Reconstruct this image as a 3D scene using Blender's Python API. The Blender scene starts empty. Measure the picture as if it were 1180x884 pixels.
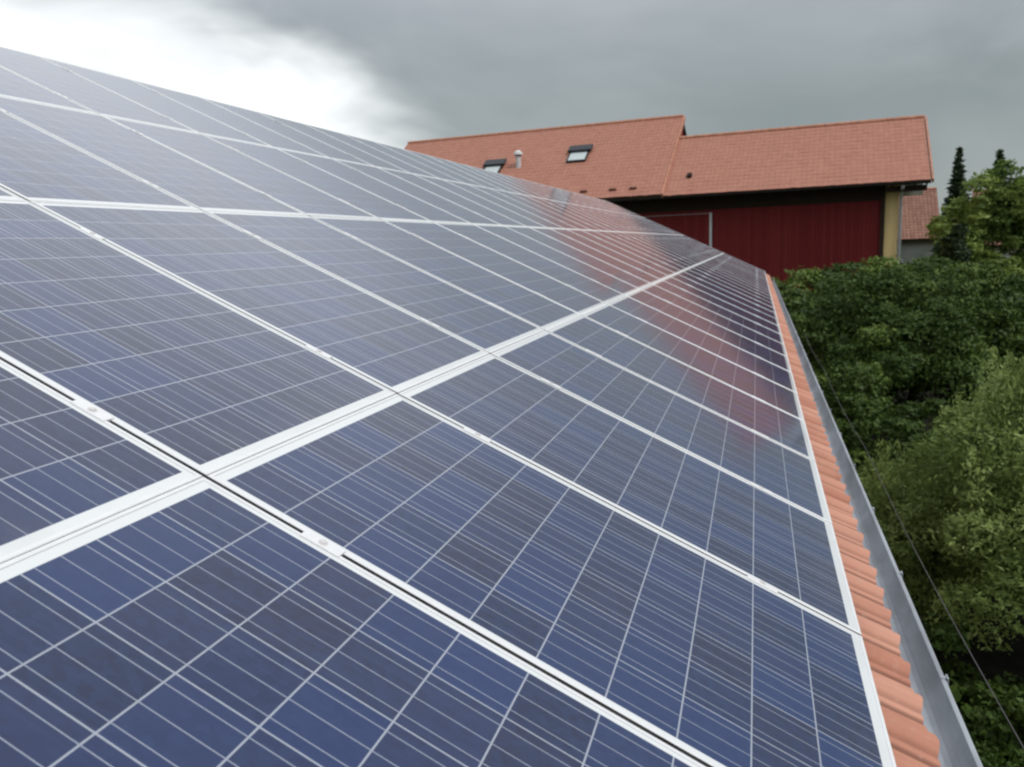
import bpy, math, random
import numpy as np
from mathutils import Matrix, Vector

rng = np.random.default_rng(7)
random.seed(7)
sc = bpy.context.scene
COL = sc.collection
R = math.radians

# ------------------------------------------------------------------ camera, sky, sun, exposure
cam = bpy.data.cameras.new('camera')
cam_o = bpy.data.objects.new('camera', cam)
COL.objects.link(cam_o)
Mc = np.array([[0.95668731, 0.01088306, -0.29091399],
               [0.28844764, -0.17046404, 0.94219954],
               [-0.03933636, -0.9853038, -0.16621998]])      # columns: image right, image down, forward
CW = np.array([-0.31906406, -1.44172228, 1.195298])
m = Matrix.Identity(4)
for r in range(3):
    m[r][0] = Mc[r, 0]; m[r][1] = -Mc[r, 1]; m[r][2] = -Mc[r, 2]; m[r][3] = CW[r]
cam_o.matrix_world = m
cam.sensor_width = 36
cam.lens = 36 * 919.92 / 1180
cam.clip_start = 0.05
cam.clip_end = 5000
sc.camera = cam_o
cam.dof.use_dof = True
cam.dof.focus_distance = 2.5
cam.dof.aperture_fstop = 6.3

SUN_EL, SUN_AZ = R(52), R(108)          # azimuth from +Y towards +X
sdir = Vector((math.sin(SUN_AZ) * math.cos(SUN_EL), math.cos(SUN_AZ) * math.cos(SUN_EL), math.sin(SUN_EL)))
world = bpy.data.worlds.new('World')
sc.world = world
world.use_nodes = True
wt = world.node_tree
wt.nodes.clear()


class NT:
    """tiny node-graph writer"""
    def __init__(self, tree): self.t = tree
    def n(self, typ, **kw):
        nd = self.t.nodes.new(typ)
        for k, v in kw.items(): setattr(nd, k, v)
        return nd
    def set(self, sock, v):
        if isinstance(v, bpy.types.NodeSocket): self.t.links.new(v, sock)
        elif v is not None: sock.default_value = v
    def math(self, op, a, b=None, c=None, clamp=False):
        nd = self.n('ShaderNodeMath', operation=op); nd.use_clamp = clamp
        for i, v in enumerate((a, b, c)): self.set(nd.inputs[i], v)
        return nd.outputs[0]
    def vmath(self, op, a, b=None):
        nd = self.n('ShaderNodeVectorMath', operation=op)
        self.set(nd.inputs[0], a); self.set(nd.inputs[1], b)
        return nd.outputs['Value'] if op in ('DOT_PRODUCT', 'LENGTH') else nd.outputs[0]
    def mix(self, f, a, b, blend='MIX'):
        nd = self.n('ShaderNodeMix', data_type='RGBA', blend_type=blend)
        self.set(nd.inputs[0], f); self.set(nd.inputs[6], a); self.set(nd.inputs[7], b)
        return nd.outputs[2]
    def sstep(self, x, lo, hi, a=0.0, b=1.0):
        nd = self.n('ShaderNodeMapRange', interpolation_type='SMOOTHSTEP')
        self.set(nd.inputs[0], x)
        for i, v in enumerate((lo, hi, a, b)): nd.inputs[i + 1].default_value = v
        return nd.outputs[0]
    def noise(self, vec, scale, detail=3, rough=.5, dist=0.0):
        nd = self.n('ShaderNodeTexNoise')
        self.set(nd.inputs['Vector'], vec)
        nd.inputs['Scale'].default_value = scale; nd.inputs['Detail'].default_value = detail
        nd.inputs['Roughness'].default_value = rough; nd.inputs['Distortion'].default_value = dist
        return nd.outputs['Fac']
    def sep(self, v):
        nd = self.n('ShaderNodeSeparateXYZ'); self.set(nd.inputs[0], v); return nd.outputs
    def comb(self, x, y, z):
        nd = self.n('ShaderNodeCombineXYZ')
        for i, v in enumerate((x, y, z)): self.set(nd.inputs[i], v)
        return nd.outputs[0]


w = NT(wt)
tc = w.n('ShaderNodeTexCoord').outputs['Generated']
sky = w.n('ShaderNodeTexSky', sky_type='NISHITA')
sky.sun_disc = False
sky.sun_elevation = SUN_EL
sky.sun_rotation = SUN_AZ
# overcast cloud deck, laid out by direction in the sky
dx, dy, dz = w.sep(tc)
big = w.noise(w.comb(dx, dy, w.math('MULTIPLY', dz, 2.2)), 2.6, 4, .55, .5)
fine = w.noise(w.comb(dx, dy, w.math('MULTIPLY', dz, 2.0)), 6.0, 3, .5, .3)
g_az, g_el = R(-41), R(5)
gdir = (math.sin(g_az) * math.cos(g_el), math.cos(g_az) * math.cos(g_el), math.sin(g_el))
gv = w.vmath('MULTIPLY', w.vmath('SUBTRACT', tc, gdir), (1, 1, 1.4))
dg = w.math('SUBTRACT', 1.0, w.vmath('LENGTH', gv))
wob = w.math('MULTIPLY_ADD', w.math('SUBTRACT', big, .5), .26, w.math('MULTIPLY', w.math('SUBTRACT', fine, .5), .09))
gap = w.sstep(w.math('ADD', dg, wob), .645, .785)                     # the bright break in the clouds
lift = w.sstep(dz, .09, .70)                                          # an overcast sky is brightest overhead
low = w.sstep(dz, .02, .16, 1.0, 0.0)
low = w.math('MULTIPLY', low, w.sstep(dx, .10, .30))
deck = w.mix(w.sstep(big, .34, .68), (2.15, 2.45, 2.43, 1), (2.9, 3.2, 3.18, 1))
deck = w.mix(w.math('MULTIPLY', w.sstep(fine, .35, .7), .13), deck, (3.8, 4.0, 4.0, 1))
deck = w.mix(w.math('MULTIPLY', low, .45), deck, (3.6, 4.0, 4.1, 1))
deck = w.mix(w.math('MULTIPLY', lift, .85), deck, (8.0, 8.4, 9.2, 1))
lefts = w.sstep(w.vmath('DOT_PRODUCT', tc, (math.sin(R(-36)) * .88, math.cos(R(-36)) * .88, .47)), .76, .99)
deck = w.mix(w.math('MULTIPLY', w.math('MULTIPLY', lefts, w.sstep(dz, .26, .48)), .85), deck, (10.5, 10.8, 11.2, 1))
g_col = w.mix(w.sstep(fine, .35, .68), (8.6, 8.9, 9.0, 1), (11.2, 11.4, 11.3, 1))
deck = w.mix(gap, deck, g_col)
allsky = w.mix(.10, deck, sky.outputs[0])
bg = w.n('ShaderNodeBackground')
w.set(bg.inputs[0], allsky)
bg.inputs[1].default_value = 0.1
wo = w.n('ShaderNodeOutputWorld')
wt.links.new(bg.outputs[0], wo.inputs[0])

sun = bpy.data.lights.new('sun', 'SUN')
sun.energy = 1.5
sun.angle = R(12)
sun.color = (1, .96, .9)
sun_o = bpy.data.objects.new('sun', sun)
COL.objects.link(sun_o)
sun_o.rotation_euler = sdir.to_track_quat('Z', 'Y').to_euler()

sc.view_settings.view_transform = 'Standard'
sc.view_settings.look = 'None'
sc.view_settings.gamma = 1
sc.view_settings.exposure = 0.25
sc.cycles.filter_width = 2.3
sc.cycles.max_bounces = 6

# ------------------------------------------------------------------ helpers
def mesh_obj(name, verts, faces, mat, parent=None, smooth=False):
    me = bpy.data.meshes.new(name)
    me.from_pydata([tuple(map(float, v)) for v in verts], [], [tuple(int(i) for i in f) for f in faces])
    me.update()
    if mat: me.materials.append(mat)
    if smooth: me.polygons.foreach_set('use_smooth', [True] * len(me.polygons))
    o = bpy.data.objects.new(name, me)
    COL.objects.link(o)
    if parent: o.parent = parent
    return o


class MB:
    """collects boxes, prisms and tubes into one mesh"""
    def __init__(self): self.v = []; self.f = []
    def add(self, vs, fs):
        k = len(self.v)
        self.v += [tuple(p) for p in vs]; self.f += [tuple(i + k for i in f) for f in fs]
        return self
    def box(self, lo, hi, T=None):
        (a, b, c), (d, e, f) = lo, hi
        vs = [(a, b, c), (d, b, c), (d, e, c), (a, e, c), (a, b, f), (d, b, f), (d, e, f), (a, e, f)]
        if T: vs = [T(*p) for p in vs]
        return self.add(vs, [(0, 3, 2, 1), (4, 5, 6, 7), (0, 1, 5, 4), (1, 2, 6, 5), (2, 3, 7, 6), (3, 0, 4, 7)])
    def cham(self, lo, hi, b=.003, T=None):
        """box with chamfered top edges"""
        (x0, y0, z0), (x1, y1, z1) = lo, hi
        vs = [(x0, y0, z0), (x1, y0, z0), (x1, y1, z0), (x0, y1, z0),
              (x0, y0, z1 - b), (x1, y0, z1 - b), (x1, y1, z1 - b), (x0, y1, z1 - b),
              (x0 + b, y0 + b, z1), (x1 - b, y0 + b, z1), (x1 - b, y1 - b, z1), (x0 + b, y1 - b, z1)]
        if T: vs = [T(*p) for p in vs]
        fs = [(0, 3, 2, 1), (8, 9, 10, 11)]
        for i in range(4):
            j = (i + 1) % 4
            fs += [(i, j, j + 4, i + 4), (i + 4, j + 4, j + 8, i + 8)]
        return self.add(vs, fs)
    def tube(self, pts, rad, n=8, cap=True):
        pts = [Vector(p) for p in pts]
        rads = rad if isinstance(rad, (list, tuple)) else [rad] * len(pts)
        k = len(self.v)
        for i, p in enumerate(pts):
            d = (pts[min(i + 1, len(pts) - 1)] - pts[max(i - 1, 0)]).normalized()
            a = d.orthogonal().normalized() if abs(d.z) < .95 else Vector((1, 0, 0)).cross(d).normalized()
            b = d.cross(a)
            for q in range(n):
                t = 2 * math.pi * q / n
                self.v.append(tuple(p + (a * math.cos(t) + b * math.sin(t)) * rads[i]))
        for i in range(len(pts) - 1):
            for q in range(n):
                q2 = (q + 1) % n
                self.f.append((k + i * n + q, k + i * n + q2, k + (i + 1) * n + q2, k + (i + 1) * n + q))
        if cap:
            self.f.append(tuple(k + q for q in reversed(range(n))))
            self.f.append(tuple(k + (len(pts) - 1) * n + q for q in range(n)))
        return self
    def prism(self, poly, axis_vec):
        """closed polygon (3-D points) swept by a vector"""
        k = len(poly); av = Vector(axis_vec)
        vs = [Vector(p) for p in poly]; vs = vs + [p + av for p in vs]
        fs = [tuple(reversed(range(k))), tuple(range(k, 2 * k))]
        for i in range(k):
            j = (i + 1) % k
            fs.append((i, j, j + k, i + k))
        return self.add(vs, fs)
    def build(self, name, mat, parent=None, smooth=False):
        return mesh_obj(name, self.v, self.f, mat, parent, smooth)


def empty(name, loc=(0, 0, 0)):
    o = bpy.data.objects.new(name, None)
    o.empty_display_size = .3
    o.location = loc
    COL.objects.link(o)
    return o


def tag(o, label=None, cat=None, group=None, kind=None):
    if label: o['label'] = label
    if cat: o['category'] = cat
    if group: o['group'] = group
    if kind: o['kind'] = kind
    return o


def copy_tree(o, parent=None):
    c = o.copy()
    COL.objects.link(c)
    if parent: c.parent = parent
    for ch in list(o.children): copy_tree(ch, c)
    return c


def material(name):
    mt = bpy.data.materials.new(name)
    mt.use_nodes = True
    g = NT(mt.node_tree)
    p = mt.node_tree.nodes['Principled BSDF']
    return mt, g, p


def simple(name, col, rough=.7, metal=0.0, var=.18, scale=6.0, spec=.4, bump=0.0, stretch=(1, 1, 1)):
    mt, g, p = material(name)
    oc = g.n('ShaderNodeTexCoord').outputs['Object']
    v = g.vmath('MULTIPLY', oc, stretch)
    nz = g.noise(v, scale, 5, .6)
    dark = tuple(c * (1 - var) for c in col) + (1,)
    lite = tuple(min(1, c * (1 + var)) for c in col) + (1,)
    g.set(p.inputs['Base Color'], g.mix(g.sstep(nz, .3, .7), dark, lite))
    p.inputs['Roughness'].default_value = rough
    p.inputs['Metallic'].default_value = metal
    p.inputs['Specular IOR Level'].default_value = spec
    if bump:
        b = g.n('ShaderNodeBump'); b.inputs['Strength'].default_value = bump; b.inputs['Distance'].default_value = .01
        g.set(b.inputs['Height'], g.noise(v, scale * 4, 4)); g.set(p.inputs['Normal'], b.outputs[0])
    return mt


# ------------------------------------------------------------------ materials
def laminate_material():
    mt, g, p = material('solar_laminate')
    x, y, z = g.sep(g.n('ShaderNodeTexCoord').outputs['Object'])
    rnd = g.n('ShaderNodeObjectInfo').outputs['Random']
    px, py = .1588, .1583
    cx = g.math('ADD', g.math('DIVIDE', x, px), 3.0)
    cy = g.math('ADD', g.math('DIVIDE', y, py), 5.0)
    fx, fy = g.math('FRACT', cx), g.math('FRACT', cy)
    ix, iy = g.math('FLOOR', cx), g.math('FLOOR', cy)
    ax = g.math('ABSOLUTE', g.math('SUBTRACT', fx, .5))
    ay = g.math('ABSOLUTE', g.math('SUBTRACT', fy, .5))
    incell = g.math('MULTIPLY', g.math('LESS_THAN', ax, .4895), g.math('LESS_THAN', ay, .489))
    act = g.math('MULTIPLY', g.math('LESS_THAN', g.math('ABSOLUTE', x), 3 * px - .001),
                 g.math('LESS_THAN', g.math('ABSOLUTE', y), 5 * py - .001))
    bus = g.math('LESS_THAN', g.math('ABSOLUTE', g.math('SUBTRACT', g.math('FRACT', g.math('MULTIPLY', fx, 3)), .5)), .020)
    bus = g.math('MULTIPLY', bus, act)
    cell = g.math('MULTIPLY', incell, act)
    wn = g.n('ShaderNodeTexWhiteNoise', noise_dimensions='3D')
    g.set(wn.inputs['Vector'], g.comb(g.math('ADD', ix, g.math('MULTIPLY', rnd, 91.7)), iy, g.math('MULTIPLY', rnd, 37.1)))
    c1 = wn.outputs['Value']
    wv = g.sep(wn.outputs['Color'])
    base = g.mix(g.sstep(c1, .1, .9), (.006, .014, .054, 1), (.008, .027, .108, 1))
    base = g.mix(g.math('MULTIPLY', g.sstep(wv[1], .55, .95), .55), base, (.015, .016, .042, 1))
    vo = g.n('ShaderNodeTexVoronoi', feature='F1')
    g.set(vo.inputs['Vector'], g.comb(g.math('ADD', x, g.math('MULTIPLY', rnd, 13.0)), g.math('MULTIPLY', y, .7), rnd))
    vo.inputs['Scale'].default_value = 75
    vs = g.sep(vo.outputs['Color'])
    base = g.mix(g.math('MULTIPLY', vs[0], .40), base, (.018, .042, .125, 1))
    strk = g.noise(g.comb(g.math('ADD', g.math('MULTIPLY', x, 70), g.math('MULTIPLY', rnd, 50.0)), g.math('MULTIPLY', y, 1.6), rnd), 1.0, 3, .6)
    base = g.mix(g.math('MULTIPLY', g.sstep(strk, .48, .72), .35), base, (.022, .042, .115, 1))
    fing = g.math('SINE', g.math('MULTIPLY', y, 2 * math.pi / .0024))
    base = g.mix(g.math('MULTIPLY_ADD', fing, .006, .008), base, (.4, .42, .45, 1))
    spk = g.n('ShaderNodeTexVoronoi', feature='F1')
    g.set(spk.inputs['Vector'], g.comb(g.math('ADD', x, g.math('MULTIPLY', rnd, 7.0)), y, g.math('MULTIPLY', rnd, 9.0)))
    spk.inputs['Scale'].default_value = 9
    spot = g.math('MULTIPLY', g.math('LESS_THAN', spk.outputs['Distance'], .028), g.math('GREATER_THAN', g.sep(spk.outputs['Color'])[0], .72))
    col = g.mix(cell, g.mix(act, (.70, .72, .72, 1), (.34, .37, .43, 1)), base)
    col = g.mix(bus, col, (.28, .31, .38, 1))
    film = g.noise(g.comb(x, g.math('MULTIPLY', y, .6), rnd), 5.0, 5, .65)
    edge = g.sstep(y, -.80, -.62, 1.0, 0.0)
    col = g.mix(g.math('MULTIPLY', g.math('ADD', g.math('MULTIPLY', edge, .10), .012), g.sstep(film, .35, .75)), col, (.26, .24, .21, 1))
    col = g.mix(g.math('MULTIPLY', spot, .8), col, (.16, .11, .07, 1))
    g.set(p.inputs['Base Color'], col)
    p.inputs['Roughness'].default_value = .45
    p.inputs['Specular IOR Level'].default_value = .05
    p.inputs['Coat Weight'].default_value = 1.0
    p.inputs['Coat IOR'].default_value = 1.48
    p.inputs['Sheen Weight'].default_value = .025
    p.inputs['Sheen Roughness'].default_value = .5
    p.inputs['Sheen Tint'].default_value = (.8, .82, .88, 1)
    dust = g.noise(g.comb(x, y, g.math('MULTIPLY', rnd, 20.0)), 3.5, 6, .6)
    g.set(p.inputs['Coat Roughness'], g.math('MULTIPLY_ADD', dust, .09, .055))
    return mt


def tile_material(name, a, b, pu, pv, rough=.75, grime=.45, joint=.75):
    """terracotta: every tile its own tone, a little grime"""
    mt, g, p = material(name)
    at = g.n('ShaderNodeAttribute', attribute_name='plan')
    x, y, z = g.sep(at.outputs['Vector'])
    wn = g.n('ShaderNodeTexWhiteNoise', noise_dimensions='2D')
    g.set(wn.inputs['Vector'], g.comb(g.math('FLOOR', g.math('ADD', g.math('DIVIDE', x, pu), .5)), g.math('FLOOR', g.math('DIVIDE', y, pv)), 0))
    col = g.mix(wn.outputs['Value'], a + (1,), b + (1,))
    nz = g.noise(at.outputs['Vector'], 2.2, 6, .65)
    col = g.mix(g.math('MULTIPLY', g.sstep(nz, .46, .74), grime), col, tuple(c * .5 for c in a) + (1,))
    fr = g.math('FRACT', g.math('DIVIDE', x, pu))
    jn = g.sstep(g.math('ABSOLUTE', g.math('SUBTRACT', fr, .5)), .03, .10, 1.0, 0.0)
    f2 = g.math('FRACT', g.math('MULTIPLY', g.math('DIVIDE', x, pu), 2.0))
    j2 = g.sstep(g.math('ABSOLUTE', g.math('SUBTRACT', f2, .5)), .03, .16, .45, 0.0)
    jn = g.math('MULTIPLY', g.math('MAXIMUM', jn, j2), joint)
    col = g.mix(jn, col, tuple(c * .35 for c in a) + (1,))
    n2 = g.noise(at.outputs['Vector'], 40, 3, .6)
    col = g.mix(g.math('MULTIPLY', g.sstep(n2, .55, .75), .3), col, (.50, .36, .28, 1))
    g.set(p.inputs['Base Color'], col)
    p.inputs['Roughness'].default_value = rough
    p.inputs['Specular IOR Level'].default_value = .3
    return mt


def leaf_material(name, a, b, c, trans=.25, nscale=1.3):
    mt, g, p = material(name)
    rpi = g.n('ShaderNodeNewGeometry').outputs['Random Per Island']
    tone = g.n('ShaderNodeAttribute', attribute_name='tone').outputs['Fac']
    oc = g.n('ShaderNodeTexCoord').outputs['Object']
    nz = g.noise(oc, nscale, 3, .6)
    col = g.mix(rpi, a + (1,), b + (1,))
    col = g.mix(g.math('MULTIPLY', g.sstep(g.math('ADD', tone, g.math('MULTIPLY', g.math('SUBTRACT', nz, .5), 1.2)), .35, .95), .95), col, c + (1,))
    g.set(p.inputs['Base Color'], col)
    p.inputs['Roughness'].default_value = .55
    p.inputs['Specular IOR Level'].default_value = .25
    tr = g.n('ShaderNodeBsdfTranslucent')
    g.set(tr.inputs[0], col)
    ms = g.n('ShaderNodeMixShader')
    ms.inputs[0].default_value = trans
    lk = mt.node_tree.links
    lk.new(p.outputs[0], ms.inputs[1]); lk.new(tr.outputs[0], ms.inputs[2])
    lk.new(ms.outputs[0], mt.node_tree.nodes['Material Output'].inputs[0])
    return mt


def board_material(name, a, b, width):
    """painted vertical boarding with dark joints, in the wall's own frame"""
    mt, g, p = material(name)
    x, y, z = g.sep(g.n('ShaderNodeTexCoord').outputs['Object'])
    bx = g.math('DIVIDE', g.math('ADD', x, y), width)
    wn = g.n('ShaderNodeTexWhiteNoise', noise_dimensions='1D')
    g.set(wn.inputs['W'], g.math('FLOOR', bx))
    col = g.mix(wn.outputs['Value'], a + (1,), b + (1,))
    nz = g.noise(g.comb(g.math('MULTIPLY', bx, 3.0), 0.0, g.math('MULTIPLY', z, .8)), 2.0, 5, .65)
    col = g.mix(g.math('MULTIPLY', g.sstep(nz, .5, .8), .4), col, tuple(q * .6 for q in a) + (1,))
    j = g.sstep(g.math('ABSOLUTE', g.math('SUBTRACT', g.math('FRACT', bx), .5)), .45, .5)
    col = g.mix(g.math('MULTIPLY', j, .75), col, (.03, .005, .005, 1))
    g.set(p.inputs['Base Color'], col)
    p.inputs['Roughness'].default_value = .7
    p.inputs['Specular IOR Level'].default_value = .25
    bm = g.n('ShaderNodeBump'); bm.inputs['Strength'].default_value = .6; bm.inputs['Distance'].default_value = .02
    g.set(bm.inputs['Height'], g.math('SUBTRACT', 1.0, j)); g.set(p.inputs['Normal'], bm.outputs[0])
    return mt


M = {}
M['laminate'] = laminate_material()
M['frame'] = simple('anodised_aluminium', (.76, .77, .77), .5, .15, .03, 30, .5)
M['frame_flank'] = simple('gap_shade_aluminium', (.10, .10, .095), .7, .1, .4, 12, .3)  # frame sides coloured dark for the shade in the gaps between panels
M['clamp'] = simple('clamp_aluminium', (.78, .78, .78), .45, .2, .03, 40, .5)
M['bolt'] = simple('stainless_bolt', (.68, .66, .65), .5, .3, .1, 50, .5)
M['rail'] = simple('rail_aluminium', (.5, .5, .5), .45, .8, .1, 20, .5)
M['zinc'] = simple('weathered_zinc', (.40, .43, .46), .5, .35, .22, 5, .5, .1, (1, .5, 1))
M['tile'] = tile_material('terracotta_tile', (.45, .190, .122), (.60, .305, .215), .20, .34)
M['tile_barn'] = tile_material('terracotta_barn_tile', (.385, .168, .115), (.415, .188, .130), .25, .36, .75, .26, .2)
M['tile_old'] = tile_material('old_clay_tile', (.24, .115, .08), (.33, .165, .115), .3, .35)
M['ridge'] = simple('terracotta_ridge', (.47, .22, .145), .75, 0, .2, 5, .3)
M['plaster'] = simple('cream_plaster', (.40, .35, .27), .9, 0, .08, 1.5, .2, .2)
M['grey_plaster'] = simple('grey_plaster', (.33, .35, .30), .9, 0, .15, .8, .2)
M['white_plaster'] = simple('white_plaster', (.66, .66, .66), .9, 0, .08, .8, .2)
M['board'] = board_material('red_boarding', (.165, .013, .014), (.205, .020, .019), .18)
M['dark_timber'] = simple('dark_timber', (.035, .022, .014), .75, 0, .3, 3, .2, .2, (1, 1, 6))
M['brown'] = simple('brown_metal', (.20, .09, .06), .6, .2, .2, 4, .4)
M['soffit'] = simple('pale_soffit', (.40, .40, .34), .8, 0, .15, 2, .2)
M['yellow'] = simple('ochre_paint', (.72, .53, .24), .75, 0, .1, 2, .3, .1, (1, 1, .2))
M['white'] = simple('white_paint', (.66, .66, .66), .6, 0, .08, 4, .4)
M['pipe'] = simple('pale_pipe', (.62, .62, .64), .45, .2, .1, 4, .5)
M['dark_metal'] = simple('dark_metal', (.035, .038, .042), .4, .6, .2, 6, .5)
M['sky_pane'] = simple('pale_sky_glass', (.52, .58, .58), .7, 0, .05, 4, .3)  # roof window glass, bright sky reflection put into its pale colour
M['cable'] = simple('grey_cable', (.12, .11, .115), .6, 0, .1, 8, .3)
M['bark'] = simple('bark', (.085, .062, .045), .9, 0, .35, 7, .2, .6, (1, 1, .3))
M['concrete'] = simple('weathered_concrete', (.33, .31, .32), .9, 0, .15, 1.2, .2)
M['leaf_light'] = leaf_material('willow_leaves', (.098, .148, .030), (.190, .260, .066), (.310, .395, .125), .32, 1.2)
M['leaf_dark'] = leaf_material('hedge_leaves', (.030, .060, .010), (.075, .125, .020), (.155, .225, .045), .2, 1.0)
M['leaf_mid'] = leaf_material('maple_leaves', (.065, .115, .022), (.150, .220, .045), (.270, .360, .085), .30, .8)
M['needle'] = leaf_material('spruce_needles', (.024, .050, .020), (.044, .076, .030), (.060, .095, .036), .12)
M['needle_dark'] = leaf_material('yew_needles', (.016, .034, .012), (.030, .052, .018), (.034, .056, .018), .08)


def glass_material():
    mt, g, p = material('window_glass')
    oc = g.n('ShaderNodeTexCoord').outputs['Object']
    g.set(p.inputs['Base Color'], g.mix(g.noise(oc, 3, 3), (.02, .025, .03, 1), (.035, .04, .045, 1)))
    p.inputs['Roughness'].default_value = .05
    p.inputs['Specular IOR Level'].default_value = .6
    return mt


M['glass'] = glass_material()


def ground_material():
    mt, g, p = material('meadow')
    oc = g.n('ShaderNodeTexCoord').outputs['Object']
    col = g.mix(g.sstep(g.noise(oc, .12, 5, .6), .35, .65), (.040, .062, .018, 1), (.085, .105, .035, 1))
    col = g.mix(g.math('MULTIPLY', g.noise(oc, 6, 4, .7), .5), col, (.030, .045, .014, 1))
    g.set(p.inputs['Base Color'], col)
    p.inputs['Roughness'].default_value = .95
    p.inputs['Specular IOR Level'].default_value = .1
    bm = g.n('ShaderNodeBump'); bm.inputs['Strength'].default_value = .8; bm.inputs['Distance'].default_value = .06
    g.set(bm.inputs['Height'], g.noise(oc, 14, 4, .7)); g.set(p.inputs['Normal'], bm.outputs[0])
    return mt


M['meadow'] = ground_material()
M['soil_shade'] = simple('shade_dark_ground', (.012, .011, .007), .95, 0, .5, 3, .1, .5)  # near-black: the deep shade under the trees is put into this colour

# ------------------------------------------------------------------ the setting
GZ = -5.0
gv, gf = [], []
xs = sorted(set(list(np.linspace(-40, 60, 26)) + [-1500, -600, -200, 120, 300, 800, 1500]))
ys = sorted(set(list(np.linspace(-30, 120, 31)) + [-600, -150, 250, 500, 900, 1600]))
for y in ys:
    for x in xs:
        d = max(0, math.hypot(x, y - 20) - 70)
        gv.append((x, y, GZ + .12 * math.sin(x * .21) * math.cos(y * .17) * min(1, max(0, (math.hypot(x + 3, y - 15) - 25) / 20)) - min(6, d * .01)))
for j in range(len(ys) - 1):
    for i in range(len(xs) - 1):
        a = j * len(xs) + i
        gf.append((a, a + 1, a + 1 + len(xs), a + len(xs)))
tag(mesh_obj('ground', gv, gf, M['meadow'], smooth=True), kind='structure')
sv = [(.1, -14, GZ + .16), (12, -14, GZ + .16), (13, 37, GZ + .16), (.1, 37, GZ + .16)]
tag(mesh_obj('soil_shade', sv, [(0, 1, 2, 3)], M['soil_shade']), kind='structure')  # dark sheet standing in for shade between house and trees
hv, hf = [], []
for i in range(61):
    a = R(-75 + i * 2.5)
    hh = 14 + 9 * math.sin(i * .5) + 6 * math.sin(i * 1.37 + 1) + 3 * math.sin(i * 2.9)
    for rr, z in ((560, GZ - 7), (620, GZ + hh * .7), (700, GZ + hh), (900, GZ - 8)):
        hv.append((rr * math.sin(a), rr * math.cos(a), z))
for i in range(60):
    for k in range(3):
        q = i * 4 + k
        hf.append((q, q + 1, q + 5, q + 4))
tag(mesh_obj('hills', hv, hf, M['needle_dark'], smooth=True), kind='structure')

# ------------------------------------------------------------------ our roof and its house
AL = R(26)
ca, sa = math.cos(AL), math.sin(AL)


def pl(u, v, h):
    """metres along the eave, up the slope, above the plane of the module glass -> world"""
    return (-v * ca + h * sa, u, v * sa + h * ca)


U0, U1, VE, VR, HT = -4.0, 30.62, -.232, 6.66, -.125
house = empty('tiled_house', (0, 0, 0))
tag(house, 'long house whose terracotta tiled roof carries the blue solar panels', 'house')


def wavy_tiles(name, pu, pv_, amp, step, u0, u1, v0, v1, T, mat, parent, nu=8):
    """interlocking pantiles: round crests along u, stepped courses along v; 'plan' keeps metres on the slope"""
    us = np.arange(u0, u1 + 1e-6, pu / nu)
    rows = []
    k = 0
    v = v0
    while v < v1 - 1e-6:
        ve = min(v + pv_, v1)
        rows += [(v, 0.0 if k == 0 else -step * .1, -.02), (v, 0.0 if k == 0 else -step * .1, step), (ve, 0, 0)]
        v = ve; k += 1
    jit = np.random.default_rng(3).normal(0, .0025, (int((u1 - u0) / pu) + 2, k + 1))
    V, P, F = [], [], []
    for r, (vv, _, hh) in enumerate(rows):
        course = r // 3
        for u in us:
            ti = min(int((u - u0) / pu), jit.shape[0] - 1)
            ph = (u - u0) / pu
            wv = abs(math.cos(math.pi * ph)) ** .9
            dv = jit[ti, course] * 2 if r % 3 < 2 else 0
            hcap = hh + amp * (wv * .64 + .36 * abs(math.cos(2 * math.pi * ph))) + (jit[ti, course] if r % 3 < 2 else 0)
            V.append(T(u, vv + dv, hcap)); P.append((u - u0, (course + .5) * pv_, vv))
    n = len(us)
    for r in range(len(rows) - 1):
        for i in range(n - 1):
            a = r * n + i
            F.append((a, a + 1, a + 1 + n, a + n))
    o = mesh_obj(name, V, F, mat, parent)
    at = o.data.attributes.new('plan', 'FLOAT_VECTOR', 'POINT')
    at.data.foreach_set('vector', np.array(P, float).ravel())
    return o


roof = wavy_tiles('roof', (.20), .345, .050, .022, U0, U1, VE, VR, lambda u, v, h: pl(u, v, h + HT - .030), M['tile'], house, nu=12)
# far slope, under-roof boarding and rafters' slab
RX, RZ = pl(0, VR, HT)[0], pl(0, VR, HT)[2]
sb = MB()
e0 = pl(U0, VE + .06, HT - .05)
poly = [(e0[0], U0, e0[2]), (RX, U0, RZ - .05), (2 * RX - e0[0], U0, e0[2]), (2 * RX - e0[0], U0, e0[2] - .12), (RX, U0, RZ - .2), (e0[0], U0, e0[2] - .12)]
sb.prism(poly, (0, U1 - U0 - .06, 0)).build('roof_boarding', M['dark_timber'], house)
back = wavy_tiles('roof', .20, .345, .030, .022, U0, U1, VE, VR, lambda u, v, h: (2 * RX - pl(u, v, h + HT - .022)[0], u, pl(u, v, h + HT - .022)[2]), M['tile'], house, nu=4)
rc = MB()
rc.tube([(RX, U0 + .02 + i * .4, RZ - .05 + .012 * (i % 2)) for i in range(int((U1 - U0) / .4) + 1)], .085, 10)
rc.build('ridge_cap', M['ridge'], house)
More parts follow.
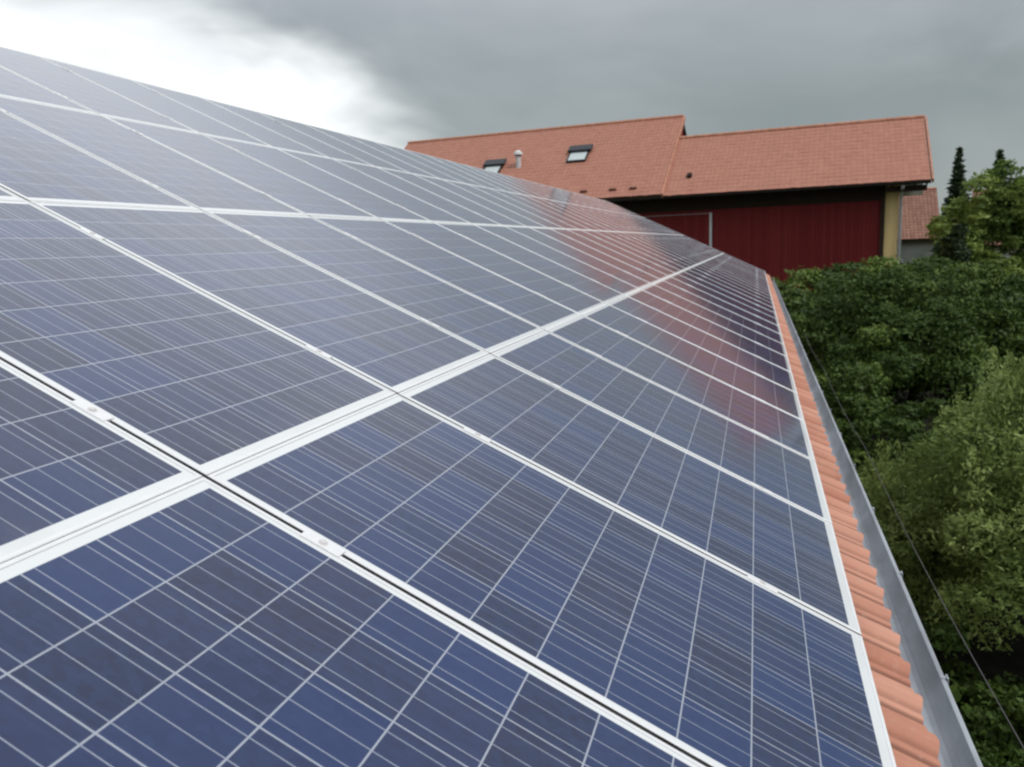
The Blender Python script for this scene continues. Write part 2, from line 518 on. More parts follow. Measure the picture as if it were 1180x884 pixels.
# verge tiles at the far gable
vg = MB()
vg.prism([pl(U1 + .01, VE, HT + .045), pl(U1 + .01, VR, HT + .045), pl(U1 + .01, VR, HT - .10), pl(U1 + .01, VE, HT - .10)], (0, .12, 0))
vg.build('verge_tiles', M['ridge'], house)
wl = MB()
wx0, wx1 = -.42, 2 * RX + .42
def roof_z(x): return RZ - abs(x - RX) * math.tan(AL) - .24
wl.prism([(wx0, U0 + .3, GZ - .3), (wx1, U0 + .3, GZ - .3), (wx1, U0 + .3, roof_z(wx1)), (RX, U0 + .3, roof_z(RX)), (wx0, U0 + .3, roof_z(wx0))], (0, U1 - U0 - .7, 0))
wl.build('wall', M['plaster'], house)
# gutter: half-round trough with a rolled lip
gx, gz, gr = .208, -.275, .070
gt = MB()
prof = []
for i in range(13):
    t = math.pi + math.pi * i / 12
    prof.append((gx + gr * math.cos(t), gz + gr * math.sin(t)))
inner = [(gx + (x - gx) * .955, gz + (z - gz) * .955) for x, z in prof]
lip = [(gx + gr + .010 + .010 * math.cos(t), gz + .004 + .010 * math.sin(t)) for t in np.linspace(math.pi, -.8 * math.pi, 8)]
loop = prof + lip + inner[::-1]
seg = [U0 + .02, 1.0, 6, 11, 16, 21, 26, U1 + .05]
vs, fs = [], []
for y in seg:
    for x, z in loop: vs.append((x, y, z))
nl = len(loop)
for s in range(len(seg) - 1):
    for i in range(nl):
        j = (i + 1) % nl
        fs.append((s * nl + i, s * nl + j, (s + 1) * nl + j, (s + 1) * nl + i))
gt.add(vs, fs)
for yend in (U1 + .05,):
    gt.prism([(x, yend, z) for x, z in prof], (0, .006, 0))
gutter = gt.build('gutter', M['zinc'], house, smooth=False)
for i in range(38):
    y = -3.1 + i * .88
    if y > U1: break
    b = MB()
    b.box((gx + gr + .002, y - .008, gz + .012), (gx + gr + .020, y + .008, gz + .0155))
    b.box((gx + gr + .021, y - .015, gz - .03), (gx + gr + .026, y + .015, gz + .018))
    b.build('bracket', M['zinc'], gutter)
cb = MB()
pts = []
for i in range(30):
    t = i / 29
    y = 1.2 + t * 12
    pts.append((.56 - .08 * t, y, -.52 + .12 * t - .05 * math.sin(math.pi * (t * 3 % 1))))
cb.tube(pts, .002, 6)
cb.build('cable', M['cable'], house)
# mounting rails under the modules
PU, PV = 1.01, 1.6545
for rr in range(4):
    for q in (.195, .81):
        v = (rr + q) * PV
        b = MB()
        b.box((-3.1, v - .02, -.098), (30.36, v + .02, -.0435), pl)
        b.build('mounting_rail', M['rail'], house)

# ------------------------------------------------------------------ solar panels
Rm = Matrix(((0, -ca, sa), (1, 0, 0), (0, sa, ca)))
PW, PL_ = .997, 1.6535
panel = empty('solar_panel')
fw, fh = .0115, .040
fm = MB()
hx, hy = PW / 2, PL_ / 2
# mitred frame with a small chamfer
def ring(x, y, z): return [(-x, -y, z), (x, -y, z), (x, y, z), (-x, y, z)]
rings = [ring(hx, hy, -fh), ring(hx, hy, -.0015), ring(hx - .0015, hy - .0015, 0), ring(hx - fw + .001, hy - fw + .001, 0), ring(hx - fw, hy - fw, -.0030), ring(hx - fw, hy - fw, -fh)]
vs = [p for rg in rings for p in rg]
fs = []
for a in range(len(rings)):
    b = (a + 1) % len(rings)
    for i in range(4):
        j = (i + 1) % 4
        fs.append((a * 4 + i, a * 4 + j, b * 4 + j, b * 4 + i))
fm.add(vs, fs)
fo = fm.build('frame', M['frame'], panel)
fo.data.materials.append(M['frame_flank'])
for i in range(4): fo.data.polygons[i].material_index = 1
lm = MB()
lm.box((-hx + fw - .002, -hy + fw - .002, -.0085), (hx - fw + .002, hy - fw + .002, -.0022))
lm.build('laminate', M['laminate'], panel)
for yy in (-hy + .195 * PV, hy - .19 * PV):
    c = MB()
    c.cham((-hx - .024, yy - .05, .0005), (-hx + .009, yy + .05, .0028), .001)
    c.box((-hx - .0120, yy - .05, -.036), (-hx - .0010, yy + .05, .0002))
    co = c.build('clamp', M['clamp'], panel)
    bl = MB()
    bl.tube([(-hx - .0068, yy, .0020), (-hx - .0068, yy, .0062)], .0075, 10)
    bl.tube([(-hx - .0068, yy, .0020), (-hx - .0068, yy, .0040)], .011, 12)
    bl.build('bolt', M['bolt'], co)

ORD1 = 'first second third fourth fifth sixth seventh eighth ninth tenth eleventh twelfth thirteenth fourteenth fifteenth sixteenth seventeenth eighteenth nineteenth'.split()
def ordinal(n):
    if n < 20: return ORD1[n - 1]
    t, u = divmod(n, 10)
    tens = {2: 'twent', 3: 'thirt'}[t]
    return tens + 'ieth' if u == 0 else tens + 'y-' + ORD1[u - 1]


ROWS = ['bottom row by the eave', 'second row from the eave', 'third row from the eave', 'top row under the ridge']
FIRST = [-1, -1, 0, 2]
LAST = 29
done = False
for rr in range(4):
    for cc in range(max(FIRST[rr] - 2, -3), LAST + 1):
        o = panel if not done else copy_tree(panel)
        done = True
        jx, jy = (0, 0) if cc <= 1 else (random.uniform(-.002, .002), random.uniform(-.002, .002))
        loc = Vector(pl((cc + .5) * PU + jx, (rr + .5) * PV + jy, 0))
        o.matrix_world = Matrix.Translation(loc) @ Rm.to_4x4() @ Matrix.Rotation(random.uniform(-.0012, .0012), 4, 'X') @ Matrix.Rotation(random.uniform(-.0012, .0012), 4, 'Y')
        k = cc - FIRST[rr] + 1
        if k < 1:
            lab = 'blue solar panel out of frame, %s before the first visible one, %s' % ({0: 'one', -1: 'two'}[k], ROWS[rr].split(' by')[0].split(' from')[0].split(' under')[0])
        elif k == 1:
            lab = 'nearest blue solar panel, %s' % ROWS[rr]
        elif cc == LAST:
            lab = 'farthest blue solar panel, %s' % ROWS[rr]
        else:
            lab = '%s blue solar panel from the near end, in the %s' % (ordinal(k), ROWS[rr])
        tag(o, lab, 'solar panel', 'solar panels covering the tiled roof')

# ------------------------------------------------------------------ red barn behind
DB, BB = R(5), R(35)
ex = Vector((math.cos(DB), -math.sin(DB), 0)); dep = Vector((math.sin(DB), math.cos(DB), 0))
cB, sB = math.cos(BB), math.sin(BB)
P1 = Vector((7.07, 40, 3.57))
barn = empty('red_barn', P1)
barn.rotation_euler = (0, 0, -DB)
tag(barn, 'big barn with dark red boarded wall under a stepped orange tiled roof', 'barn')
# barn frame: x along the eave (right positive, right end at 0), y depth, z up from the eave
def bs(e, s, h): return (e, s * cB - h * sB, s * sB + h * cB)
def flat_tiles(name, e0, e1, s1, lift, mat, nu=4):
    return wavy_tiles(name, .25, .36, .012, .007, e0, e1, 0.0, s1, lambda u, v, h: bs(u, v, h + lift), mat, barn, nu)
SR, SL = 5.85, 8.25
low_roof = flat_tiles('roof', -12.3, .25, SR, 0.0, M['tile_barn'])
high_roof = flat_tiles('roof', -30.3, -12.15, SL, .10, M['tile_barn'])
for (e0, e1, s1, lift, rf) in ((-12.3, .22, SR, 0, low_roof), (-30.3, -12.17, SL, .10, high_roof)):
    yr, zr = bs(0, s1, lift)[1:]
    b = MB()
    y0, z0 = bs(0, .03, lift - .03)[1:]
    b.prism([(e0, y0, z0), (e0, yr, zr - .04), (e0, 2 * yr - y0, z0), (e0, 2 * yr - y0, z0 - .16), (e0, yr, zr - .22), (e0, y0, z0 - .16)], (e1 - e0, 0, 0))
    b.build('eave_boarding', M['dark_timber'], barn)
    bt = wavy_tiles('roof', .25, .36, .028, .020, e0, e1, 0.0, s1, lambda u, v, h: (bs(u, v, h + lift)[0], 2 * yr - bs(u, v, h + lift)[1], bs(u, v, h + lift)[2]), M['tile_barn'], barn, 3)
    c = MB()
    c.tube([(e0 + i * .4, yr, zr + .0 + .01 * (i % 2)) for i in range(int((e1 - e0) / .4) + 1)] + [(e1, yr, zr)], .11, 8)
    c.build('ridge_cap', M['ridge'], rf)
# verge board of the higher roof
vb = MB()
vb.prism([bs(-12.15, -.02, .14), bs(-12.15, SL, .14), bs(-12.15, SL, -.12), bs(-12.15, -.02, -.12)], (.10, 0, 0))
vb.build('verge_tiles', M['ridge'], barn)
vb = MB()
vb.prism([bs(.25, -.02, .05), bs(.25, SR, .05), bs(.25, SR, -.16), bs(.25, -.02, -.16)], (.08, 0, 0))
vb.build('verge_tiles', M['ridge'], barn)
# walls
WY = 1.15
H0 = GZ - P1.z - .3
def barn_wall(e0, e1, s1, lift):
    yr, zr = bs(0, s1, lift)[1:]
    def zz(y): return zr - abs(y - yr) * math.tan(BB) - .24
    yb = 2 * yr - WY
    b = MB()
    b.prism([(e0, WY, H0), (e0, yb, H0), (e0, yb, zz(yb)), (e0, yr, zz(yr)), (e0, WY, zz(WY))], (e1 - e0, 0, 0))
    return b.build('wall', M['board'], barn)
barn_wall(-12.3, -1.62, SR, 0)
barn_wall(-29.9, -12.3, SL, .1)
# ochre corner, its dark post, the pale downpipe
b = MB(); b.box((-1.62, WY - .02, H0), (-1.02, 2 * bs(0, SR, 0)[1] - WY, -.75 + WY * .7)); b.build('corner_wall', M['yellow'], barn)
b = MB(); b.box((-1.80, WY - .14, H0), (-1.61, WY - .025, .40)); b.build('post', M['dark_timber'], barn)
b = MB(); b.tube([(-.93, WY - .05, H0), (-.93, WY - .05, -.75), (-.93, WY - .25, -.45), (-.93, .05, -.22)], .075, 10); b.build('downpipe', M['pipe'], barn, True)
b = MB(); b.box((-29.8, WY - .045, -.78), (-1.82, WY - .006, .42)); b.build('eave_shade_board', M['dark_timber'], barn)  # the eave's shade, built as a dark strip along the wall top
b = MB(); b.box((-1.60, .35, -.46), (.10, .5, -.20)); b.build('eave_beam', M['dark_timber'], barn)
b = MB(); b.box((-1.0, WY + .3, -.62), (.02, WY + .42, .30)); b.build('gable_panel', M['soffit'], barn)
gu = MB()
pf = [(0, -.03 + .065 * math.cos(t), -.10 + .065 * math.sin(t)) for t in np.linspace(math.pi, 2 * math.pi, 9)]
pf2 = [(0, -.03 + .057 * math.cos(t), -.10 + .057 * math.sin(t)) for t in np.linspace(2 * math.pi, math.pi, 9)]
gu.prism([(-30.2, y - .03, z) for _, y, z in pf + pf2], (30.35, 0, 0))
gu.build('gutter', M['dark_metal'], barn)
# rafter tails
for i in range(30):
    e = -13.9 + i * .48
    if e > .1: break
    b = MB()
    b.prism([bs(e, .10, -.20), bs(e, 1.55, -.20), bs(e, 1.55, -.36), bs(e, .14, -.34)], (.10, 0, 0))
    b.build('rafter', M['dark_timber'], barn)
# sliding door with a pale frame
door = MB().box((-13.6, WY - .06, H0), (-9.86, WY - .012, -.98)).build('door', M['board'], barn)
fr = MB()
fr.box((-9.86, WY - .085, H0), (-9.74, WY - .008, -.93)); fr.box((-13.72, WY - .085, H0), (-13.6, WY - .008, -.93))
fr.build('door_frame', M['white'], door)
fr = MB(); fr.box((-13.6, WY - .08, -.98), (-9.862, WY - .010, -.945)); fr.build('rail', M['concrete'], door)
# roof windows
def skylight(e0, e1, s0, s1, lift):
    fr = MB()
    T = lambda x, y, z: bs(x, y, z + lift)
    t = .07
    fr.box((e0, s0, .0), (e0 + t, s1, .11), T); fr.box((e1 - t, s0, 0), (e1, s1, .11), T)
    fr.box((e0 + t, s0, 0), (e1 - t, s0 + t, .108), T); fr.box((e0 + t, s1 - t, 0), (e1 - t, s1, .108), T)
    o = fr.build('roof_window', M['dark_metal'], barn)
    h = MB(); h.cham((e0 - .12, s1 - .42, .112), (e1 + .14, s1 + .18, .24), .03, T); h.build('shutter_box', M['dark_metal'], o)
    pn = MB(); pn.box((e0 + t, s0 + t, .05), (e1 - t, s1 - t, .085), T); pn.build('pane', M['sky_pane'], o)
    return o
skylight(-18.2, -17.05, 3.92, 5.28, .13)
skylight(-23.3, -22.2, 3.15, 4.45, .13)
# vent stack with cowl
vx, vy, vz = bs(-21.15, 3.95, .1)
v = MB(); v.tube([(vx, vy, vz - .1), (vx, vy, vz + .62)], .15, 12); vp = v.build('vent_pipe', M['pipe'], barn, False)
v = MB(); v.tube([(vx, vy, vz + .68), (vx, vy, vz + .80), (vx, vy, vz + .95)], [.27, .25, .08], 12); v.build('cowl', M['white'], vp)
v = MB(); v.tube([(vx, vy, vz + .62), (vx, vy, vz + .68)], .20, 12); v.build('collar', M['dark_metal'], vp)
# vent tile and snow guards
v = MB(); v.cham(tuple((-11.05, 1.55, .0)), (-10.8, 1.85, .14), .04, lambda x, y, z: bs(x, y, z + .03)); v.build('vent_tile', M['tile_old'] if False else M['dark_timber'], barn)
for k, e in enumerate((-16.6, -15.0, -13.9)):
    v = MB(); v.cham((e, .62, 0), (e + .38, .72, .12), .02, lambda x, y, z: bs(x, y, z + .12)); v.build('snow_guard', M['brown'], barn)

# ------------------------------------------------------------------ houses far behind
def gable_house(name, loc, rot, L, W, H, pitch, wallm, roofm, wins, label):
    root = empty(name, loc)
    root.rotation_euler = (0, 0, rot)
    rise = W / 2 * math.tan(pitch)
    b = MB()
    b.prism([(-L / 2, -W / 2, -.3), (-L / 2, W / 2, -.3), (-L / 2, W / 2, H), (-L / 2, 0, H + rise), (-L / 2, -W / 2, H)], (L, 0, 0))
    b.build('wall', wallm, root)
    def T(sgn):
        def f(u, v, h):
            y = -W / 2 - .5 + v * math.cos(pitch) - h * math.sin(pitch); z = H - .5 * math.tan(pitch) + .12 + v * math.sin(pitch) + h * math.cos(pitch)
            return (u, y * sgn, z)
        return f
    S = (W / 2 + .5) / math.cos(pitch)
    for sgn in (1, -1):
        rf = wavy_tiles('roof', .3, .35, .03, .02, -L / 2 - .5, L / 2 + .5, 0, S, T(sgn), roofm, root, 3)
    b = MB()
    y0 = W / 2 + .45
    z0 = H - .45 * math.tan(pitch)
    b.prism([(-L / 2 - .45, -y0, z0 + .06), (-L / 2 - .45, 0, H + rise + .08), (-L / 2 - .45, y0, z0 + .06), (-L / 2 - .45, y0, z0 - .14), (-L / 2 - .45, 0, H + rise - .1), (-L / 2 - .45, -y0, z0 - .14)], (L + .9, 0, 0))
    b.build('eave_boarding', M['dark_timber'], root)
    b = MB(); b.tube([(-L / 2 - .5, 0, H + rise + .14), (L / 2 + .5, 0, H + rise + .14)], .13, 8); b.build('ridge_cap', M['ridge'], root)
    for (x, z, ww, hh) in wins:
        b = MB(); t = .08; y = -W / 2
        b.box((x - ww / 2, y - .05, z), (x - ww / 2 + t, y - .003, z + hh)); b.box((x + ww / 2 - t, y - .05, z), (x + ww / 2, y - .003, z + hh))
        b.box((x - ww / 2 + t, y - .048, z), (x + ww / 2 - t, y - .003, z + t)); b.box((x - ww / 2 + t, y - .048, z + hh - t), (x + ww / 2 - t, y - .003, z + hh))
        wf = b.build('window', M['white'], root)
        b = MB(); b.box((x - ww / 2 + t, y - .025, z + t), (x + ww / 2 - t, y - .004, z + hh - t)); b.build('pane', M['glass'], wf)
    tag(root, label, 'house')
    return root


def at(px, py, Y):
    """photo pixel at depth Y -> world point (used once, to survey where far things stand)"""
    d = Mc @ np.array([(px - 590) / 919.92, (py - 442) / 919.92, 1])
    return CW + d * (Y - CW[1]) / d[1]


gable_house('cottage', (float(at(1083, 300, 77)[0]) - 5.2, 79, GZ), R(-4), 9, 8.5, 6.0, R(42), M['grey_plaster'], M['tile_old'],
            [(-1.6, 2.6, 1.1, 1.4), (1.6, 2.6, 1.1, 1.4), (-1.6, .6, 1.1, 1.3), (1.6, .6, 1.1, 1.3)],
            'small grey cottage with rusty tiled roof seen past the barn corner')
gable_house('village_house', (21.5, 66, GZ), R(-12), 12, 9, 5.4, R(38), M['white_plaster'], M['tile_old'],
            [(-4, 2.9, 1.1, 1.4), (-1.5, 2.9, 1.1, 1.4), (1.2, 2.9, 1.1, 1.4), (4, 2.9, 1.1, 1.4), (-4, .7, 1.1, 1.4), (1.2, .7, 1.1, 1.4)],
            'white walled house with red roof half hidden behind the bright leafy tree')
# flat-roofed shed by the trees
sh = empty('garden_shed', (13.6, 44, GZ))
sh.rotation_euler = (0, 0, R(-14))
tag(sh, 'low grey shed with flat roof and dark open front beside the trees', 'shed')
b = MB(); b.box((-2.4, 2.0, -.2), (2.4, 2.2, 2.75)); b.box((-2.4, -1.6, -.2), (-2.2, 2.0, 2.75)); b.box((2.2, -1.6, -.2), (2.4, 2.0, 2.75)); b.build('wall', M['concrete'], sh)
b = MB(); b.box((-2.8, -2.3, 2.76), (2.8, 2.5, 2.92)); b.build('roof', M['concrete'], sh)
b = MB(); b.box((-2.4, -1.75, -.2), (-2.25, -1.605, 2.755)); b.build('post', M['dark_timber'], sh)
b = MB(); b.box((2.25, -1.75, -.2), (2.4, -1.605, 2.755)); b.build('post', M['dark_timber'], sh)
b = MB(); b.box((-2.2, 1.7, -.1), (.2, 1.98, 1.5)); b.build('workbench', M['dark_timber'], sh)

# ------------------------------------------------------------------ trees
def leaves_mesh(name, centers, normals_up, size, mat, parent, asp=.5, up=.3, axis=None, tone=None):
    n = len(centers)
    a = axis if axis is not None else rng.normal(size=(n, 3))
    a = a / np.linalg.norm(a, axis=1, keepdims=True)
    b = rng.normal(size=(n, 3)) * (.30 if normals_up is not None else 1) + (normals_up if normals_up is not None else 0) + np.array([0, 0, up])
    nrm = b / np.linalg.norm(b, axis=1, keepdims=True)
    t = np.cross(a, nrm); t /= np.linalg.norm(t, axis=1, keepdims=True) + 1e-9
    nn = np.cross(t, a)
    s = (size * np.clip(rng.lognormal(0, .42, n), .4, 2.2))[:, None]
    c = centers
    v = np.stack([c - a * s * .5, c + t * s * asp * .5 + nn * s * .10 - a * s * .05, c + a * s * .5, c - t * s * asp * .5 + nn * s * .10 - a * s * .05], 1).reshape(-1, 3)
    me = bpy.data.meshes.new(name)
    me.vertices.add(4 * n); me.vertices.foreach_set('co', v.ravel())
    me.loops.add(4 * n); me.loops.foreach_set('vertex_index', np.arange(4 * n))
    me.polygons.add(n); me.polygons.foreach_set('loop_start', np.arange(n) * 4); me.polygons.foreach_set('loop_total', np.full(n, 4))
    me.update(calc_edges=True); me.validate()
    ta = me.attributes.new('tone', 'FLOAT', 'FACE')
    ta.data.foreach_set('value', np.full(n, .4) if tone is None else tone)
    me.materials.append(mat)
    o = bpy.data.objects.new(name, me); COL.objects.link(o)
    o.parent = parent
    return o


def broad_tree(name, base, blobs, n, leaf, mat, label, cat='tree', group=None, clump=.35, shoots=0, asp=.5, per=720, trunk_r=.16, fresh=.5):
    """blobs: (x, y, z, rx, ry, rz) in world; domed clumps of leaves over each blob, oversized leaves added inside to block light"""
    root = empty(name, base)
    B = np.array(base)
    wts = np.array([b[3] * b[4] + b[4] * b[5] + b[3] * b[5] for b in blobs]); wts /= wts.sum()
    nc = max(8, n // per)
    cl, dirs = [], []
    for bi, cnt in enumerate(rng.multinomial(nc, wts)):
        x, y, z, rx, ry, rz = blobs[bi]
        got = []
        for _ in range(cnt * 12):                           # boughs keep some distance, so gaps stay between them
            d = rng.normal(size=3); d[2] += .3; d /= np.linalg.norm(d)
            p = np.array([x, y, z]) + d * np.array([rx, ry, rz]) * rng.uniform(.66, 1.08)
            if all(np.sum((p - q) ** 2) > (clump * 1.05) ** 2 for q in got):
                got.append(p); cl.append(p); dirs.append(d + np.array([0, 0, .8]))
            if len(got) >= cnt: break
    cl = np.array(cl); dirs = np.array(dirs)
    dirs /= np.linalg.norm(dirs, axis=1, keepdims=True)
    k = rng.integers(0, len(cl), n)
    sz = clump * rng.uniform(.55, 1.3, len(cl))
    d = rng.normal(size=(n, 3)) + dirs[k] * 1.1
    d /= np.linalg.norm(d, axis=1, keepdims=True)
    lump = 1 + .22 * np.sin(d[:, 0] * 7 + k) * np.cos(d[:, 1] * 8 + k * 2) + .15 * np.sin(d[:, 2] * 9 + k * 3)
    pts = cl[k] + d * (sz[k] * lump * rng.uniform(.82, 1.1, n))[:, None] * np.array([1, 1, .78])
    ax = rng.normal(size=(n, 3)) + d * .3
    no = d.copy()
    ctone = rng.normal(fresh, .28, len(cl))
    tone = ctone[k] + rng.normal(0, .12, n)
    if shoots:
        for _ in range(shoots):
            bi = rng.choice(len(blobs), p=wts)
            x, y, z, rx, ry, rz = blobs[bi]
            th = rng.uniform(0, 2 * math.pi); q = rng.uniform(.0, .95)
            s0 = np.array([x + rx * q * math.cos(th), y + ry * q * math.sin(th), z + rz * math.sqrt(1 - q * q) * .92])
            hgt = rng.uniform(.35, .8); lean = rng.normal(0, .14, 2)
            m_ = int(170 * hgt)
            t = rng.random(m_)
            wd = .13 * (1 - t) + .02
            p = s0 + np.stack([lean[0] * t, lean[1] * t, t], 1) * hgt + rng.normal(size=(m_, 3)) * wd[:, None] * np.array([1, 1, .5])
            pts = np.concatenate([pts, p])
            aa = rng.normal(size=(m_, 3)) * .7; aa[:, 2] += 1.0
            ax = np.concatenate([ax, aa]); tone = np.concatenate([tone, np.full(m_, rng.uniform(.5, 1.0))]); no = np.concatenate([no, rng.normal(size=(m_, 3)) * .6 + np.array([0, 0, .3])])
    szs = np.full(len(pts), leaf)
    ni = n // 6                                             # oversized inner leaves, added to block light and darken the crown
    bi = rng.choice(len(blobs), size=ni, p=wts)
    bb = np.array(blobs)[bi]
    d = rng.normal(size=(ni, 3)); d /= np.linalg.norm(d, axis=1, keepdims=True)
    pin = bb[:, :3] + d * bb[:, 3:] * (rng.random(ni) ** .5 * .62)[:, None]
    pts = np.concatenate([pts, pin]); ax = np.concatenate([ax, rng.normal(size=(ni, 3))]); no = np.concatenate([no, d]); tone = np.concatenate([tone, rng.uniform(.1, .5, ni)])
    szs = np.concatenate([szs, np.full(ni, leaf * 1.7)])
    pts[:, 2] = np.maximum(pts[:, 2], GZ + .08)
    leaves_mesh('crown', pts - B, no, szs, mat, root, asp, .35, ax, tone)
    # trunk with limbs that reach into every blob
    tr = MB()
    zc = min(b[2] for b in blobs)
    fork = Vector((0, 0, max(.6, (zc - base[2]) * .55)))
    tr.tube([(0, 0, -.2), (.03, .02, fork.z * .5), tuple(fork)], [trunk_r * 1.3, trunk_r, trunk_r * .85], 9)
    for (x, y, z, rx, ry, rz) in blobs:
        c = Vector((x, y, z)) - Vector(base)
        mid = fork.lerp(c, .5) + Vector((random.uniform(-.2, .2), random.uniform(-.2, .2), .15))
        tr.tube([tuple(fork), tuple(mid), tuple(c)], [trunk_r * .6, trunk_r * .38, trunk_r * .2], 7)
        for q in range(5):
            d = Vector((random.gauss(0, 1), random.gauss(0, 1), random.gauss(.4, .8))).normalized()
            e = c + Vector((d.x * rx, d.y * ry, d.z * rz)) * .8
            tr.tube([tuple(c.lerp(fork, .15)), tuple(c.lerp(e, .5) + Vector((0, 0, .08))), tuple(e)], [trunk_r * .2, trunk_r * .12, trunk_r * .05], 5)
    tr.build('trunk', M['bark'], root)
    tag(root, label, cat, group)
    return root


def spruce(name, base, H, rad, n, mat, label, leaf=.25):
    root = empty(name, base)
    pts, ax = [], []
    tiers = int(H / .20)
    for i in range(tiers):
        t = (i + .5) / tiers
        z = H * (.06 + .93 * t)
        r = rad * (1 - t) ** .95 * random.uniform(.86, 1.1) + .03
        nb = max(5, int(14 * (1 - t) + 4))
        a0 = random.random() * 6.28
        for b in range(nb):
            a = a0 + 6.283 * b / nb + random.uniform(-.2, .2)
            rr = r * random.uniform(.75, 1.1)
            m_ = max(4, int(n / tiers / nb * (r / rad * 1.8 + .2)))
            q = rng.random(m_) ** .7
            px = np.cos(a) * rr * q; py = np.sin(a) * rr * q
            pz = z + random.uniform(-.12, .12) - .34 * rr * q + .16 * rr * q * q
            sp = .07 + .10 * rr * (1 - q)
            P = np.stack([px, py, pz], 1) + rng.normal(size=(m_, 3)) * sp[:, None] * np.array([1, 1, .45])
            pts.append(P)
            A = np.stack([np.full(m_, np.cos(a)), np.full(m_, np.sin(a)), np.full(m_, -.25)], 1) + rng.normal(size=(m_, 3)) * .45
            ax.append(A)
    leaves_mesh('crown', np.concatenate(pts), None, leaf, mat, root, .35, .4, np.concatenate(ax))
    MB().tube([(0, 0, -.2), (0, 0, H * .5), (0, 0, H * .98)], [H * .022, H * .013, .02], 8).build('trunk', M['bark'], root)
    tag(root, label, 'tree')
    return root


# near willow-like tree beside the gutter, feathery tips
broad_tree('willow_tree', (4.6, 9.2, GZ), [
    (3.15, 9.7, -1.85, 1.15, 1.4, 1.0), (5.1, 10.6, -1.45, 1.7, 1.6, 1.15), (2.6, 8.4, -2.6, .9, 1.1, .8), (1.9, 10.8, -3.2, .8, 1.2, .8),
    (4.4, 8.3, -2.15, 1.2, 1.2, .95), (6.4, 9.2, -1.55, 1.6, 1.8, 1.2)],
    170000, .056, M['leaf_light'], 'pale green feathery tree close beside the gutter, nearest of the trees', clump=.40, shoots=300, asp=.36, fresh=.62)
# shrub low down at the foot of the wall
broad_tree('elder_shrub', (2.3, 5.2, GZ), [(1.7, 5.2, -4.2, .9, 1.0, .7), (2.7, 4.6, -4.2, .9, .9, .7), (1.6, 7.4, -4.0, .9, 1.3, .8), (3.0, 6.4, -3.9, 1.1, .9, .8)],
           70000, .058, M['leaf_dark'], 'dark green shrub low below the gutter in the bottom right corner', 'shrub', clump=.26, trunk_r=.05, fresh=.28, per=900)
broad_tree('hazel_shrub', (2.7, 12.8, GZ), [(2.0, 12.4, -3.9, 1.1, 1.5, .9), (3.5, 13.6, -3.4, 1.2, 1.4, 1.1), (4.8, 13.6, -3.2, 1.1, 1.3, 1.1), (3.0, 15.0, -3.2, 1.1, 1.2, 1.0)],
           80000, .07, M['leaf_dark'], 'dark shaded shrub in the gap between the pale feathery tree and darker trees', 'shrub', clump=.34, trunk_r=.05, fresh=.22)
# dark mass of trees between the two buildings
broad_tree('hornbeam_tree', (3.6, 21.5, GZ), [
    (2.2, 21.4, -1.75, 1.6, 2.2, 1.25), (4.3, 21.8, -1.15, 1.9, 2.2, 1.2), (3.4, 19.4, -1.95, 1.5, 1.5, .95), (1.6, 18.0, -3.2, 1.0, 1.8, 1.2), (2.2, 15.2, -3.9, 1.1, 1.6, .9)],
    130000, .082, M['leaf_dark'], 'dense dark green tree behind the pale feathery one, left of it', group='trees in front of the barn', clump=.58, per=950, fresh=.30)
broad_tree('hornbeam_tree', (5.6, 22.3, GZ), [
    (4.75, 22.6, -1.45, 1.0, 1.9, 1.2), (6.1, 22.8, -2.75, .95, 1.6, .9), (5.6, 20.0, -2.2, 1.3, 1.4, .9)],
    80000, .085, M['leaf_dark'], 'broad dark green tree in front of the barn corner, above the feathery tree', group='trees in front of the barn', clump=.58, per=950, fresh=.30)
broad_tree('hornbeam_tree', (4.0, 29.5, GZ), [
    (1.5, 28.6, -1.8, 1.9, 2.2, 1.5), (4.0, 30.0, -1.4, 2.2, 2.2, 1.35), (5.5, 30.5, -1.55, 1.35, 1.9, 1.35)],
    66000, .12, M['leaf_dark'], 'rounded green tree reaching up the red wall beside the far gutter end', group='trees in front of the barn', clump=.62, fresh=.42)
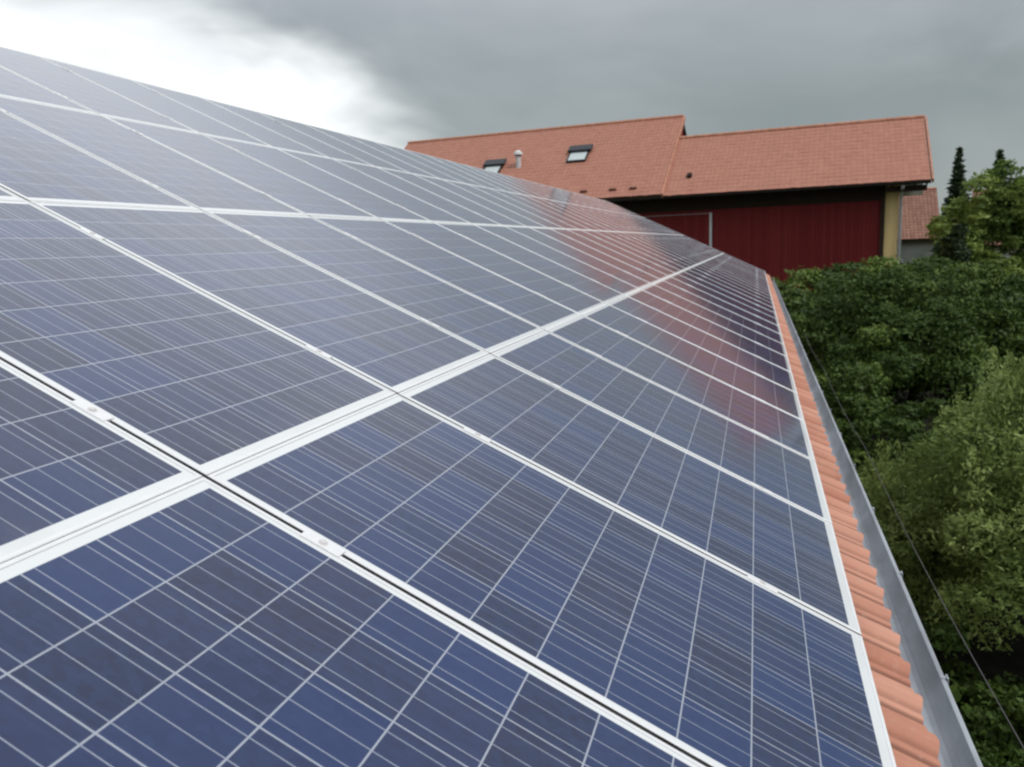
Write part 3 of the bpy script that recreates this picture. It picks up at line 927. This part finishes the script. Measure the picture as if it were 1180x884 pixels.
# trees at the right, past the barn corner
broad_tree('maple_tree', (11.9, 47.5, GZ), [
    (10.5, 47.5, .6, 1.3, 1.6, 1.8), (12.0, 48, 1.9, 1.6, 2.0, 2.1), (13.4, 47.6, 1.4, 1.6, 2.0, 2.1), (10.9, 46.6, -1.6, 1.5, 2.0, 1.4), (13.0, 46.8, -1.6, 1.6, 2.0, 1.1)],
    42000, .18, M['leaf_mid'], 'bright yellow-green leafy tree right of the barn under the spruce tops', clump=.62, per=420, fresh=.72, trunk_r=.22)
broad_tree('yew_tree', (9.45, 45, GZ), [(9.45, 45, -1.3, .6, .8, 1.5), (9.5, 45, .2, .35, .45, 1.0)],
           14000, .15, M['needle_dark'], 'almost black conifer between the barn corner and bright leafy tree', clump=.35, per=90)
broad_tree('lime_tree', (17.2, 53, GZ), [(17.3, 53, 2.6, 1.5, 2.0, 2.6), (17.4, 53, -1.6, 1.6, 2.0, 2.0)],
           18000, .20, M['leaf_mid'], 'tall green tree behind the bright leafy tree, cut off by the right edge', clump=.62, per=420, trunk_r=.22)
spruce('spruce_tree', tuple(at(1094, 400, 68)[:2]) + (GZ,), 12.5, 2.4, 60000, M['needle'], 'slender pointed dark spruce, left of the two spruce tops', .16)
spruce('spruce_tree', tuple(at(1139, 400, 74)[:2]) + (GZ,), 12.6, 4.6, 60000, M['needle'], 'wider dark spruce top, right of the slender pointed spruce', .18)
# woods far off that read as one band
wp = []
for i in range(240):
    a = R(-70 + i * .55 + random.uniform(-.2, .2)); rr = random.uniform(170, 230)
    c = np.array([rr * math.sin(a), rr * math.cos(a), GZ + 1.0])
    d = rng.normal(size=(110, 3)); d /= np.linalg.norm(d, axis=1, keepdims=True)
    wp.append(c + d * np.array([4, 4, random.uniform(2.5, 5.0)]) * rng.uniform(.7, 1.05, (110, 1)))
wd = leaves_mesh('distant_woods', np.concatenate(wp), None, 1.6, M['leaf_dark'], None, .8, .5)
tag(wd, 'distant dark band of woods along the horizon', 'woods', kind='stuff')
